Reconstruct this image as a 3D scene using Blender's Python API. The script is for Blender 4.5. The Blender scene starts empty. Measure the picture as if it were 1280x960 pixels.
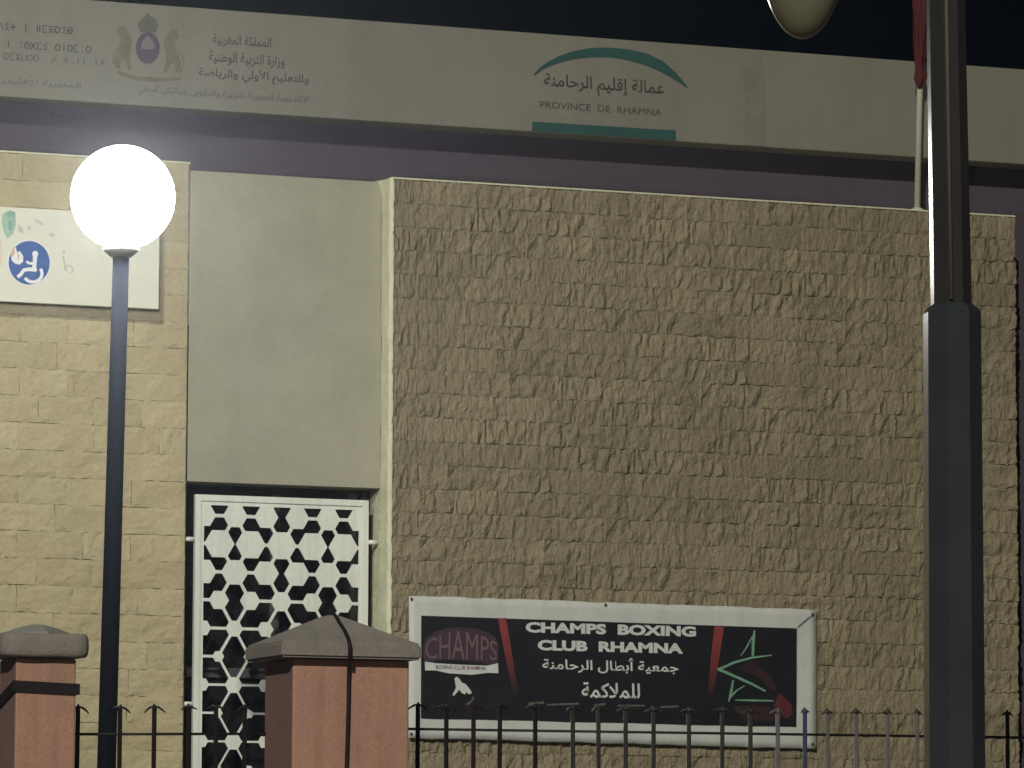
import bpy, bmesh, math, random
from mathutils import Vector, Matrix, noise
random.seed(7)
S = bpy.context.scene
COL = S.collection
R_ = math.radians

# ------------------------------------------------------------------ camera
YAW, PITCH, ROLL, FPX, DIST = R_(21.34), R_(6.20), R_(0.217), 6000.0, 24.0
cy, sy, cp, sp = math.cos(YAW), math.sin(YAW), math.cos(PITCH), math.sin(PITCH)
FWD = Vector((sy*cp, cy*cp, sp))
rt = Vector((cy, -sy, 0)); up = rt.cross(FWD)
RIGHT = rt*math.cos(ROLL) + up*math.sin(ROLL)
UP = up*math.cos(ROLL) - rt*math.sin(ROLL)
CAM = Vector((0, 0, 1.6 + DIST*sp)) - FWD*DIST
cam = bpy.data.cameras.new('camera'); cam_o = bpy.data.objects.new('camera', cam); COL.objects.link(cam_o)
cam.sensor_width = 36; cam.lens = FPX/1280*36; cam.clip_start = 0.1; cam.clip_end = 3000
M = Matrix((RIGHT, UP, -FWD)).transposed().to_4x4(); M.translation = CAM
cam_o.matrix_world = M
S.camera = cam_o

# ------------------------------------------------------------------ night sky and the street's key light
SUN_DIR = Vector((0.58, 1.0, -0.62)).normalized()       # travel direction of the light
elev = math.asin(-SUN_DIR.z); azim = math.atan2(-SUN_DIR.x, -SUN_DIR.y)
W = bpy.data.worlds.new('World'); S.world = W; W.use_nodes = True
nt = W.node_tree; bg = nt.nodes['Background']
sky = nt.nodes.new('ShaderNodeTexSky'); sky.sky_type = 'NISHITA'; sky.sun_disc = False
sky.sun_elevation = elev; sky.sun_rotation = azim
tint = nt.nodes.new('ShaderNodeMixRGB'); tint.blend_type = 'MULTIPLY'; tint.inputs[0].default_value = 1
tint.inputs[2].default_value = (0.55, 0.7, 1.0, 1)
nt.links.new(sky.outputs[0], tint.inputs[1]); nt.links.new(tint.outputs[0], bg.inputs[0])
bg.inputs[1].default_value = 0.00024
sun = bpy.data.lights.new('sun', 'SUN'); sun.energy = 0.94; sun.angle = R_(0.9); sun.color = (1.0, 0.95, 0.77)
sun_o = bpy.data.objects.new('sun', sun); COL.objects.link(sun_o)
sun_o.rotation_euler = SUN_DIR.to_track_quat('-Z', 'Y').to_euler(); sun_o.location = (-20, -30, 25)
LAMP_L = 62.0
GLOW_HAZE = 0.0017
vs = S.view_settings; vs.view_transform = 'Standard'; vs.look = 'None'; vs.exposure = 0.80; vs.gamma = 1

# ------------------------------------------------------------------ helpers
def at(px, py, Y):
    """point on the vertical plane y = Y seen at a pixel of the 1280 x 960 photograph"""
    d = FWD*FPX + RIGHT*(px-640) - UP*(py-480)
    return CAM + d*((Y-CAM.y)/d.y)

def depth(p): return (p-CAM).dot(FWD)

def link(name, me, mat=None, parent=None):
    o = bpy.data.objects.new(name, me); COL.objects.link(o)
    if mat and not me.materials: me.materials.append(mat)
    if parent: o.parent = parent
    return o

def mesh(name, vs_, fs, mat=None, parent=None, smooth=False):
    me = bpy.data.meshes.new(name); me.from_pydata([tuple(v) for v in vs_], [], fs); me.update()
    if smooth:
        for p in me.polygons: p.use_smooth = True
    return link(name, me, mat, parent)

def from_bm(name, bm, mat=None, parent=None, smooth=False):
    bmesh.ops.recalc_face_normals(bm, faces=bm.faces)
    me = bpy.data.meshes.new(name); bm.to_mesh(me); bm.free()
    if smooth:
        for p in me.polygons: p.use_smooth = True
    return link(name, me, mat, parent)

def bm_box(bm, x0, x1, y0, y1, z0, z1):
    v = [bm.verts.new(p) for p in ((x0,y0,z0),(x1,y0,z0),(x1,y1,z0),(x0,y1,z0),(x0,y0,z1),(x1,y0,z1),(x1,y1,z1),(x0,y1,z1))]
    for f in ((3,2,1,0),(4,5,6,7),(0,1,5,4),(1,2,6,5),(2,3,7,6),(3,0,4,7)): bm.faces.new([v[i] for i in f])

def box(name, x0, x1, y0, y1, z0, z1, mat, parent=None, bevel=0, seg=2):
    bm = bmesh.new(); bm_box(bm, x0, x1, y0, y1, z0, z1)
    if bevel: bmesh.ops.bevel(bm, geom=list(bm.edges), offset=bevel, segments=seg, affect='EDGES', profile=0.5)
    return from_bm(name, bm, mat, parent)

def bm_tube(bm, pts, radii, n=12, phase=0.0, caps=True):
    pts = [Vector(p) for p in pts]
    if not hasattr(radii, '__len__'): radii = [radii]*len(pts)
    rings = []; ref = None
    for i, p in enumerate(pts):
        t = (pts[min(i+1, len(pts)-1)] - pts[max(i-1, 0)])
        if t.length < 1e-9: t = Vector((0,0,1))
        t.normalize()
        a = Vector((1,0,0)) if abs(t.x) < .9 else Vector((0,1,0))
        if ref is not None: a = ref
        u = (a - t*a.dot(t)).normalized(); w = t.cross(u); ref = u
        rings.append([bm.verts.new(p + (u*math.cos(phase+2*math.pi*k/n) + w*math.sin(phase+2*math.pi*k/n))*radii[i]) for k in range(n)])
    for a, b in zip(rings, rings[1:]):
        for k in range(n): bm.faces.new((a[k], a[(k+1)%n], b[(k+1)%n], b[k]))
    if caps:
        bm.faces.new(rings[0][::-1]); bm.faces.new(rings[-1])

def tube(name, pts, radii, mat, parent=None, n=12, phase=0.0, smooth=True):
    bm = bmesh.new(); bm_tube(bm, pts, radii, n, phase)
    return from_bm(name, bm, mat, parent, smooth)

def lathe(name, c, prof, mat, parent=None, n=32, smooth=True, sx=1, sy_=1):
    bm = bmesh.new(); rings = []
    for r, z in prof:
        rings.append([bm.verts.new((c[0]+r*sx*math.cos(2*math.pi*k/n), c[1]+r*sy_*math.sin(2*math.pi*k/n), c[2]+z)) for k in range(n)])
    for a, b in zip(rings, rings[1:]):
        for k in range(n): bm.faces.new((a[k], a[(k+1)%n], b[(k+1)%n], b[k]))
    if prof[0][0] > 1e-6: bm.faces.new(rings[0][::-1])
    if prof[-1][0] > 1e-6: bm.faces.new(rings[-1])
    bmesh.ops.remove_doubles(bm, verts=bm.verts, dist=1e-6)
    return from_bm(name, bm, mat, parent, smooth)

def tag(o, label=None, cat=None, group=None, kind=None):
    if label: o['label'] = label
    if cat: o['category'] = cat
    if group: o['group'] = group
    if kind: o['kind'] = kind
    return o

def thing(name, loc, label, cat, group=None):
    # the parts are built in world coordinates; settle() moves the origin to the thing's base afterwards
    o = bpy.data.objects.new(name, None); COL.objects.link(o); o.empty_display_size = 0.2
    tag(o, label, cat, group); o['base'] = tuple(loc)
    return o

# flat print: shapes drawn on a vertical plane y = Y, in photo pixels
def poly(name, pts, Y, mat, parent=None):
    P = [at(x, y, Y) for x, y in pts]
    bm = bmesh.new(); f = bm.faces.new([bm.verts.new(p) for p in P])
    f.normal_update()
    if f.normal.y > 0: f.normal_flip()
    bmesh.ops.triangulate(bm, faces=bm.faces)
    me = bpy.data.meshes.new(name); bm.to_mesh(me); bm.free()
    return link(name, me, mat, parent)

def bm_ribbon(bm, pts, widths, Y, closed=False):
    n = len(pts)
    if not hasattr(widths, '__len__'): widths = [widths]*n
    L, Rr = [], []
    for i, (x, y) in enumerate(pts):
        if closed: a, b = pts[(i-1)%n], pts[(i+1)%n]
        else: a, b = pts[max(i-1,0)], pts[min(i+1,n-1)]
        dx, dy = b[0]-a[0], b[1]-a[1]; l = math.hypot(dx, dy) or 1
        nx, ny = -dy/l*widths[i]/2, dx/l*widths[i]/2
        L.append(bm.verts.new(at(x+nx, y+ny, Y))); Rr.append(bm.verts.new(at(x-nx, y-ny, Y)))
    for i in range(n if closed else n-1):
        j = (i+1)%n
        f = bm.faces.new((L[i], L[j], Rr[j], Rr[i])); f.normal_update()
        if f.normal.y > 0: f.normal_flip()

def ribbons(name, strokes, Y, mat, parent=None, gap=.016):
    bm = bmesh.new()
    for k, s in enumerate(strokes):
        bm_ribbon(bm, s[0], s[1], Y - 0.00012*(k%7), len(s) > 2 and s[2])
    me = bpy.data.meshes.new(name); bm.to_mesh(me); bm.free()
    return split_far(link(name, me, mat, parent), gap)

def split_far(o, gap):
    me = o.data; n = len(me.vertices); par = list(range(n))
    def find(a):
        while par[a] != a: par[a] = par[par[a]]; a = par[a]
        return a
    for e in me.edges:
        a, b = find(e.vertices[0]), find(e.vertices[1])
        if a != b: par[a] = b
    boxes = {}
    for v in me.vertices:
        b = boxes.setdefault(find(v.index), [9e9,-9e9,9e9,-9e9]); b[0] = min(b[0], v.co.x); b[1] = max(b[1], v.co.x); b[2] = min(b[2], v.co.z); b[3] = max(b[3], v.co.z)
    ks = list(boxes); grp = {k: k for k in ks}
    def gf(k):
        while grp[k] != k: k = grp[k]
        return k
    for i, a in enumerate(ks):
        for b in ks[i+1:]:
            A, B = boxes[a], boxes[b]
            if max(A[0], B[0])-min(A[1], B[1]) < gap and max(A[2], B[2])-min(A[3], B[3]) < gap*2: grp[gf(a)] = gf(b)
    sets = {}
    for k in ks: sets.setdefault(gf(k), set()).add(k)
    if len(sets) < 2: return [o]
    out = []
    for s in sets.values():
        idx = {}; V = []; F = []
        for p in me.polygons:
            if find(p.vertices[0]) in s:
                f = []
                for q in p.vertices:
                    if q not in idx: idx[q] = len(V); V.append(me.vertices[q].co.copy())
                    f.append(idx[q])
                F.append(f)
        out.append(mesh(me.name.split('.')[0], V, F, me.materials[0], o.parent))
    bpy.data.objects.remove(o)
    return out

def arc(cx, cy_, rx, ry, a0, a1, n=16):
    return [(cx+rx*math.cos(R_(a0+(a1-a0)*i/n)), cy_+ry*math.sin(R_(a0+(a1-a0)*i/n))) for i in range(n+1)]

AR = {}
def _ar(ch, base, n):
    AR[ch] = [chr(base+i) for i in range(n)]
for ch, b, n in (('ا',0xFE8D,2),('أ',0xFE83,2),('إ',0xFE87,2),('آ',0xFE81,2),('ب',0xFE8F,4),('ة',0xFE93,2),('ت',0xFE95,4),
                 ('ج',0xFE9D,4),('ح',0xFEA1,4),('د',0xFEA9,2),('ر',0xFEAD,2),('ز',0xFEAF,2),('س',0xFEB1,4),('ش',0xFEB5,4),
                 ('ض',0xFEBD,4),('ط',0xFEC1,4),('ع',0xFEC9,4),('غ',0xFECD,4),('ف',0xFED1,4),('ق',0xFED5,4),('ك',0xFED9,4),
                 ('ل',0xFEDD,4),('م',0xFEE1,4),('ن',0xFEE5,4),('ه',0xFEE9,4),('و',0xFEED,2),('ي',0xFEF1,4)):
    _ar(ch, b, n)
AR['\u0001'] = [chr(0xFEFB), chr(0xFEFC)]; AR['\u0002'] = [chr(0xFEF7), chr(0xFEF8)]; AR['\u0003'] = [chr(0xFEF9), chr(0xFEFA)]
def arabic(s):
    s = s.replace('لا', '\u0001').replace('لأ', '\u0002').replace('لإ', '\u0003')
    out = []
    for i, c in enumerate(s):
        if c not in AR: out.append(c); continue
        f = AR[c]
        prev = i > 0 and s[i-1] in AR and len(AR[s[i-1]]) == 4
        nxt = len(f) == 4 and i+1 < len(s) and s[i+1] in AR
        out.append(f[3] if prev and nxt else f[1] if prev else f[2] if nxt else f[0])
    return ''.join(reversed(out))

def text(name, body, x0, y0, x1, y1, Y, mat, parent=None, bold=0.0, warp=None):
    """lettering fitted to the run from pixel (x0, y0) to (x1, y0), bottom to top y0..y1 at its left end, on plane y = Y"""
    cu = bpy.data.curves.new(name, 'FONT'); cu.body = body; cu.offset = bold; cu.resolution_u = 3
    o = bpy.data.objects.new(name, cu); COL.objects.link(o)
    dg = bpy.context.evaluated_depsgraph_get(); dg.update()
    me = bpy.data.meshes.new_from_object(o.evaluated_get(dg)); bpy.data.objects.remove(o)
    me.materials.clear()
    xs = [v.co.x for v in me.vertices]; zs = [v.co.y for v in me.vertices]
    if not xs: return None
    mx, Mx, mz, Mz = min(xs), max(xs), min(zs), max(zs)
    A, B, T = at(x0, y0, Y), at(x1, y0, Y), at(x0, y1, Y)
    w, h = B.x-A.x, T.z-A.z
    for v in me.vertices:
        u, t = (v.co.x-mx)/(Mx-mx), (v.co.y-mz)/(Mz-mz)
        if warp: u, t = warp(u, t)
        v.co = Vector((A.x+u*w, Y, A.z+t*h))
    me.update()
    n = sum((p.normal.y*p.area for p in me.polygons))
    if n > 0: me.flip_normals()
    return split_far(link(name, me, mat, parent), h*.22 if not warp else 9)

# ------------------------------------------------------------------ materials
def mat(name, col, rough=0.8, var=0.0, vscale=3.0, grain=0.0, gscale=60, bump=0.0, bscale=80, bstretch=(1,1,1), spec=0.3,
        col2=None, c2scale=1.2, c2amount=0.6, metal=0.0, obj_random=0.0, coords='world', stain=None):
    m = bpy.data.materials.new(name); m.use_nodes = True
    t = m.node_tree; N = t.nodes; b = N['Principled BSDF']; L = t.links.new
    b.inputs['Roughness'].default_value = rough; b.inputs['Metallic'].default_value = metal
    b.inputs['Specular IOR Level'].default_value = spec
    if coords == 'world':
        g = N.new('ShaderNodeNewGeometry'); pos = g.outputs['Position']
    else:
        g = N.new('ShaderNodeTexCoord'); oi = N.new('ShaderNodeObjectInfo')
        ad = N.new('ShaderNodeVectorMath'); ad.operation = 'ADD'; ml = N.new('ShaderNodeMath'); ml.operation = 'MULTIPLY'
        ml.inputs[1].default_value = 37.0; L(oi.outputs['Random'], ml.inputs[0])
        L(g.outputs['Object'], ad.inputs[0]); L(ml.outputs[0], ad.inputs[1]); pos = ad.outputs[0]
    cur = None
    rgb = N.new('ShaderNodeRGB'); rgb.outputs[0].default_value = (*col, 1); cur = rgb.outputs[0]
    def nz(scale, detail=4, vec=None, rough_=0.55):
        n = N.new('ShaderNodeTexNoise'); n.inputs['Scale'].default_value = scale; n.inputs['Detail'].default_value = detail
        n.inputs['Roughness'].default_value = rough_; L(vec or pos, n.inputs['Vector']); return n.outputs['Fac']
    def rng(v, a, b_, lo, hi):
        r = N.new('ShaderNodeMapRange'); L(v, r.inputs[0]); r.inputs[1].default_value = a; r.inputs[2].default_value = b_
        r.inputs[3].default_value = lo; r.inputs[4].default_value = hi; return r.outputs[0]
    if col2:
        mx = N.new('ShaderNodeMixRGB'); L(rng(nz(c2scale, 5), 0.35, 0.7, 0, c2amount), mx.inputs[0]); L(cur, mx.inputs[1])
        mx.inputs[2].default_value = (*col2, 1); cur = mx.outputs[0]
    def mul(f):
        nonlocal cur
        h = N.new('ShaderNodeVectorMath'); h.operation = 'SCALE'; L(cur, h.inputs[0]); L(f, h.inputs['Scale']); cur = h.outputs[0]
    if var: mul(rng(nz(vscale, 5), 0.25, 0.75, 1-var, 1+var))
    if grain: mul(rng(nz(gscale, 3), 0.25, 0.75, 1-grain, 1+grain))
    if obj_random:
        oi2 = N.new('ShaderNodeObjectInfo'); mul(rng(oi2.outputs['Random'], 0, 1, 1-obj_random, 1+obj_random))
    if stain:
        # vertical drips: noise stretched along z
        gw = N.new('ShaderNodeNewGeometry'); mp = N.new('ShaderNodeMapping'); mp.inputs['Scale'].default_value = (stain[0], 1, stain[1]); L(gw.outputs['Position'], mp.inputs[0])
        mul(rng(nz(1.0, 4, mp.outputs[0]), 0.45, 0.75, 1.0, 1-stain[2]))
    L(cur, b.inputs['Base Color'])
    if bump:
        mp = N.new('ShaderNodeMapping'); mp.inputs['Scale'].default_value = bstretch; L(pos, mp.inputs[0])
        bp = N.new('ShaderNodeBump'); bp.inputs['Strength'].default_value = 1.0; bp.inputs['Distance'].default_value = bump
        L(nz(bscale, 4, mp.outputs[0], 0.6), bp.inputs['Height']); L(bp.outputs[0], b.inputs['Normal'])
    return m

def emit(name, col, s):
    m = bpy.data.materials.new(name); m.use_nodes = True; t = m.node_tree; t.nodes.clear()
    e = t.nodes.new('ShaderNodeEmission'); e.inputs[0].default_value = (*col, 1); e.inputs[1].default_value = s
    o = t.nodes.new('ShaderNodeOutputMaterial'); t.links.new(e.outputs[0], o.inputs[0]); return m

m_stone_r = mat('stone_rough', (0.283,0.247,0.168), .9, var=.10, vscale=1.3, grain=.16, gscale=70, bump=.013, bscale=40, bstretch=(1.5,1,.5),
                obj_random=.07, coords='object', col2=(.25,.215,.15), c2scale=3, stain=(2.2,.7,.22))
m_stone_l = mat('stone_smooth', (0.46,0.412,0.27), .9, var=.08, vscale=2.0, grain=.09, gscale=55, bump=.006, bscale=30, bstretch=(.8,1,1.1),
                obj_random=.05, coords='object', col2=(.40,.33,.20), c2scale=2.5, stain=(2.5,.8,.14))
m_mortar = mat('mortar', (.27,.24,.16), .95, var=.1, grain=.1, bump=.004, bscale=90)
m_plaster = mat('plaster', (0.345,0.335,0.265), .9, var=.11, vscale=2.6, grain=.04, gscale=45, bump=.004, bscale=11, col2=(.39,.385,.32), c2scale=2.2, stain=(6,.8,.06))
m_cream = mat('cream_render', (.66,.67,.50), .85, var=.12, vscale=9, grain=.08, gscale=60, bump=.006, bscale=35)
m_fascia = mat('fascia_paint', (.22,.217,.188), .7, var=.06, vscale=1.5, grain=.05, gscale=40, bump=.0012, bscale=25, stain=(5,.5,.10))
m_stain = mat('fascia_stain', (0.198,0.197,0.172), .75, var=.15, vscale=8)
m_purple = mat('maroon_wall', (0.082,0.068,0.098), .8, var=.12, vscale=1.2, grain=.06, bump=.002, bscale=40)
m_grille = mat('grille_white', (.74,.77,.73), .5, var=.05, vscale=4, grain=.05, gscale=60, stain=(26,1.2,.16))
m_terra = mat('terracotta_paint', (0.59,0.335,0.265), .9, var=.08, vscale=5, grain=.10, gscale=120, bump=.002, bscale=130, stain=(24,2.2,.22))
m_cap2 = mat('cap_mortar', (.34,.36,.33), .95, var=.15, vscale=9, bump=.003, bscale=90)
m_side = mat('pillar_side_render', (.30,.185,.18), .95, var=.10, vscale=6, grain=.10, gscale=120, bump=.003, bscale=110)  # darker, more mauve colour for the pillars' left side
m_cap = mat('concrete_cap', (0.35,0.315,0.3), .95, var=.14, vscale=7, grain=.12, gscale=140, bump=.003, bscale=120, col2=(.315,.305,.29), c2scale=6, stain=(30,9,.12))
m_sign = mat('sign_white', (.70,.71,.62), .5, var=.04, vscale=4, grain=.03)
m_sign_side = mat('sign_side', (.30,.30,.28), .6)
m_blue = mat('sign_blue', (.045,.12,.36), .5, var=.12, vscale=14)
m_wht = mat('print_white', (.78,.80,.84), .5, var=.04, vscale=20)
m_orange = mat('print_orange', (.62,.42,.27), .6)
m_faint = mat('faded_print', (.52,.53,.46), .6, var=.06, vscale=30)
m_pink = mat('faded_pink_print', (.70,.60,.50), .6)
m_green = mat('print_green', (.34,.50,.42), .6, var=.15, vscale=25)
m_greend = mat('print_green_dark', (.22,.40,.33), .6)
m_teal = mat('print_teal', (0.03,0.088,0.088), .6, var=.12, vscale=5)
m_ink = mat('print_ink', (0.07,0.07,0.065), .7, var=.2, vscale=12)
m_ink2 = mat('print_ink_worn', (0.09,0.09,0.08), .7, var=.22, vscale=14)
m_ink3 = mat('print_ink_faded', (0.125,0.125,0.112), .7, var=.2, vscale=14)
m_gold = mat('print_gold', (0.165,0.16,0.115), .7, var=.15, vscale=25)
m_shield = mat('print_shield', (0.1,0.08,0.12), .7)
m_shield2 = mat('print_shield_light', (0.19,0.17,0.19), .7)
m_ban = mat('banner_white', (.58,.61,.60), .75, var=.05, vscale=4, grain=.05, gscale=70, bump=.004, bscale=9, stain=(9,2,.12))
m_banblk = mat('banner_black', (.014,.015,.021), .6, var=.2, vscale=6, bump=.003, bscale=9, spec=.2)
m_bantxt = mat('banner_lettering', (.60,.64,.64), .7, var=.10, vscale=30)
m_banred = mat('banner_red', (.24,.045,.05), .7, var=.15, vscale=14)
m_banred2 = mat('banner_red_fading', (.10,.025,.03), .7, var=.2, vscale=14)
m_banred3 = mat('banner_red_faint', (.038,.018,.024), .7, var=.2, vscale=14)
m_banpur = mat('banner_purple', (0.055,0.034,0.048), .7, var=.1, vscale=30)
m_banpur2 = mat('banner_purple_line', (0.155,0.1,0.125), .7)
m_banpur3 = mat('banner_purple_fill', (.085,.05,.068), .7)
m_bangrn = mat('banner_green', (.17,.34,.25), .7, var=.2, vscale=30)
m_bangrey = mat('banner_grey', (.11,.11,.11), .7, var=.3, vscale=40)
m_iron = mat('black_iron', (.016,.014,.016), .5, spec=.4, bump=.001, bscale=120)
m_rust = mat('rust_red_iron', (0.032,0.012,0.016), .6)
m_ironlit = mat('worn_grey_iron', (.17,.17,.17), .42, var=.15, vscale=9, spec=.5)  # iron lightened for pickets that catch the light
m_ironm = mat('dull_iron', (.05,.048,.045), .45, var=.2, vscale=9, spec=.5)  # on the pickets, paler for the light they catch
m_polehi = mat('pole_seam', (0.15,0.14,0.115), .6)  # colour of the painted highlight on the pole
m_flareb = mat('blue_iron', (0.065,0.08,0.15), .45, var=.1, vscale=9, spec=.5)  # lens flare tint put into the colour of two pickets
m_flarep = mat('pale_blue_iron', (0.17,0.18,0.225), .45, var=.1, vscale=9, spec=.5)  # paler lens flare tint, for one picket
m_post = mat('lamp_post_blue', (.006,.008,.014), .8, spec=.08, var=.1, vscale=8, bump=.0008, bscale=60)
m_collar = mat('lamp_collar', (.55,.55,.53), .5)
m_globe = emit('lit_globe', (1.0, .985, .93), LAMP_L)
m_pole = mat('pole_paint', (0.042,0.042,0.045), .24, spec=.5, var=.15, vscale=6, grain=.08, gscale=90)
m_poleb = mat('pole_paint_base', (0.045,0.052,0.068), .26, spec=.5, var=.15, vscale=6, grain=.08, gscale=90)
m_bowl = mat('lamp_bowl', (.22,.215,.15), .16, spec=.6, var=.1, vscale=9)
m_white = mat('white_paint', (.55,.55,.46), .5, var=.05, vscale=5)
m_flag = mat('red_flag', (0.085,0.018,0.021), .85, var=.15, vscale=9, bump=.003, bscale=60)
m_dark = mat('window_dark', (.012,.012,.016), .12, spec=.5)
m_winframe = mat('window_frame', (.07,.06,.07), .5)
m_strap = mat('strap', (.022,.016,.020), .6)
m_cable = mat('cable', (.020,.012,.012), .6)
m_ground = mat('paving', (.16,.15,.135), .9, var=.2, vscale=.6, grain=.15, gscale=30, bump=.004, bscale=40)
m_roof = mat('roof', (.12,.115,.11), .95, var=.15)

# ------------------------------------------------------------------ ground
g = mesh('ground', [(-1500,-1500,0),(1500,-1500,0),(1500,1500,0),(-1500,1500,0)], [(0,1,2,3)], m_ground); g['kind'] = 'structure'

# ------------------------------------------------------------------ building
Y_R, Y_L, Y_P, Y_W, Y_F = 0.0, 0.115, 0.13, 0.32, 0.15        # stone right, stone left, plaster, maroon wall, fascia
X_L1 = at(236, 400, Y_L).x                                    # right end of the left stone wall
X_R0 = at(490, 500, Y_R).x; X_R1 = at(1271, 500, Y_R).x       # ends of the right stone wall
Z_R = at(880, 247.5, Y_R).z; Z_L = at(120, 197.5, Y_L).z; Z_P = at(357, 220, Y_P).z
Z_W0 = at(357, 606, Y_P).z                                    # top of the window opening
Z_F0 = at(640, 163, Y_F).z; Z_F1 = at(640, 39, Y_F).z
X0, X1 = X_L1-3.0, X_R1+3.5
Z_SILL = 1.0
bld = thing('building', (0, 4, 0), 'long low public building with maroon upper wall and pale lettered fascia', 'building')
box('upper_wall', X0, X1, Y_W, 7.0, 0, Z_F1-.3, m_purple, bld)
box('fascia', X0, X1+.2, Y_F, Y_W-.004, Z_F0, Z_F1, m_fascia, bld, bevel=.006)
fascia = bld.children[-1] if bld.children else None
fascia = [o for o in COL.objects if o.name == 'fascia'][0]
box('roof', X0, X1, Y_W+.002, 7.0, Z_F1-.296, Z_F1-.1, m_roof, bld)
# plaster panel above the window and the apron below it
z_day = at(357, 410, Y_P).z
box('plaster_panel', X_L1+.004, X_R0-.014, Y_P, Y_W-.004, z_day-.012, Z_P, m_plaster, bld, bevel=.004)
bm = bmesh.new(); n_ = 60; xa, xb = X_L1+.004, X_R0-.014; rows = []
for q, (yy, zz) in enumerate(((Y_W-.004, Z_W0), (Y_P-.0035, Z_W0), (Y_P-.0035, z_day-.008), (Y_P-.0004, z_day), (Y_P+.02, z_day))):
    rows.append([bm.verts.new((xa+(xb-xa)*i/n_, yy, zz+(.006*noise.noise(Vector((i*.31, q*.2, 3))) if q in (2, 3) else 0))) for i in range(n_+1)])
for a, b in zip(rows, rows[1:]):
    for i in range(n_): bm.faces.new((a[i], a[i+1], b[i+1], b[i]))
from_bm('plaster_panel', bm, m_plaster, bld)
box('apron', X_L1+.004, X_R0-.014, Y_P, Y_W-.004, 0, Z_SILL, m_plaster, bld, bevel=.004)
win = box('window', X_L1+.02, X_R0-.02, Y_W-.022, Y_W-.006, Z_SILL+.01, Z_W0-.01, m_dark, bld)
xm = (X_L1+X_R0)/2
for x0, x1 in ((X_L1+.006, X_L1+.05), (xm-.025, xm+.025), (X_R0-.062, X_R0-.018)):
    box('window_frame', x0, x1, Y_W-.05, Y_W-.024, Z_SILL+.004, Z_W0-.004, m_winframe, win, bevel=.004)
box('window_frame', X_L1+.052, X_R0-.064, Y_W-.046, Y_W-.026, Z_W0-.95, Z_W0-.90, m_winframe, win, bevel=.004)
box('window_sill', X_L1+.006, X_R0-.018, Y_P-.03, Y_W-.052, Z_SILL+.003, Z_SILL+.04, m_cream, win, bevel=.004)

# fascia lettering ---------------------------------------------------
YF = Y_F-.003
def sl(x): return 0.064*x          # drop of the fascia's horizontals per pixel
# province mark
top = [(667,93),(674,85),(685,77),(700,69.5),(718,63.5),(738,60),(760,59.3),(785,61.5),(808,66.5),(828,76),(845,91),(859.5,108.5)]
bot = [(668,94.5),(678,87),(690,81.5),(704,77),(720,73.5),(740,71.3),(762,71.5),(785,75),(806,81),(826,89.5),(842,98.5),(858.5,109.5)]
poly('arc', top + bot[::-1], YF, m_teal, fascia)
poly('bar', [(665.5,152),(844.5,163),(845,175.5),(665,163.5)], YF, m_teal, fascia)
text('lettering', arabic('عمالة إقليم الرحامنة'), 680, 115, 830, 91, YF, m_ink, fascia, bold=.012)
text('lettering', 'PROVINCE  DE  RHAMNA', 675, 134.5, 827, 126, YF, m_ink2, fascia)
# ministry lettering
text('lettering', arabic('المملكة المغربية'), 266, 57.5, 339, 42, YF, m_ink2, fascia, bold=.012)
text('lettering', arabic('وزارة التربية الوطنية'), 261, 80, 356, 63, YF, m_ink2, fascia, bold=.012)
text('lettering', arabic('والتعليم الأولي والرياضة'), 248, 100, 386, 82, YF, m_ink2, fascia, bold=.014)
text('lettering', arabic('الأكاديمية الجهوية للتربية والتكوين مراكش آسفي'), 172, 118, 387, 104, YF, m_ink3, fascia, bold=.006)
text('lettering', arabic('المديرية الإقليمية الرحامنة'), -60, 102, 101, 92, YF, m_ink3, fascia, bold=.004)
poly('stain', [(933,66),(950,66.5),(954,100),(956,150),(957,183),(930,181),(933,140),(930,100)], YF, m_stain, fascia)
# tifinagh, a small stroke alphabet in a unit box (x right, y up)
def O(cx=.5, cy_=.5, r=.45): return [(cx+r*math.cos(i*math.pi/6), cy_+r*math.sin(i*math.pi/6)) for i in range(13)]
TF = {'T':[[(0,.5),(1,.5)],[(.5,0),(.5,1)]], 'A':[O()], 'G':[[(0,0),(1,1)],[(0,1),(1,0)]], 'L':[[(.3,0),(.3,1)],[(.75,0),(.75,1)]],
      'D':[[(0,0),(.5,1),(1,0)]], 'I':[[(.9,1),(.2,.8),(.8,.5),(.2,.2),(.9,0)]], 'N':[[(.5,0),(.5,1)]], 'M':[[(.9,1),(.2,1),(.2,0),(.9,0)]],
      'H':[[(.1,.1),(.9,.1)],[(.1,.5),(.9,.5)],[(.1,.9),(.9,.9)]], 'R':[O()], 'B':[O(),[(.05,.5),(.95,.5)]], 'S':[O(),[(.4,.5),(.6,.5)]],
      'W':[[(.1,1),(.1,0),(.9,0),(.9,1)]], 'U':[[(.4,.15),(.6,.15)],[(.4,.85),(.6,.85)]], 'Z':[[(.1,1),(.9,0)],[(.9,1),(.1,0)],[(.5,0),(.5,1)]]}
def tifinagh(s, x1, y1, size, adv):
    st = []; x0 = x1-adv*len(s)
    for i, c in enumerate(s):
        for line in TF.get(c, []):
            st.append(([(x0+i*adv+u*size*.8, y1-sl(x1-x0-i*adv)-t*size) for u, t in line], 1.5))
    return st
ribbons('lettering', tifinagh('TAGLDIT N LMHRIB', 92, 43, 8.5, 7.9), YF, m_ink2, fascia)
ribbons('lettering', tifinagh('TAMAWAST N USGMI ANAMUR', 115, 66.5, 8.5, 7.7), YF, m_ink2, fascia)
ribbons('lettering', tifinagh('D USSLMD AMZWARU D TUNNUNT', 132, 82.5, 8.0, 7.5), YF, m_ink3, fascia)
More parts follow.
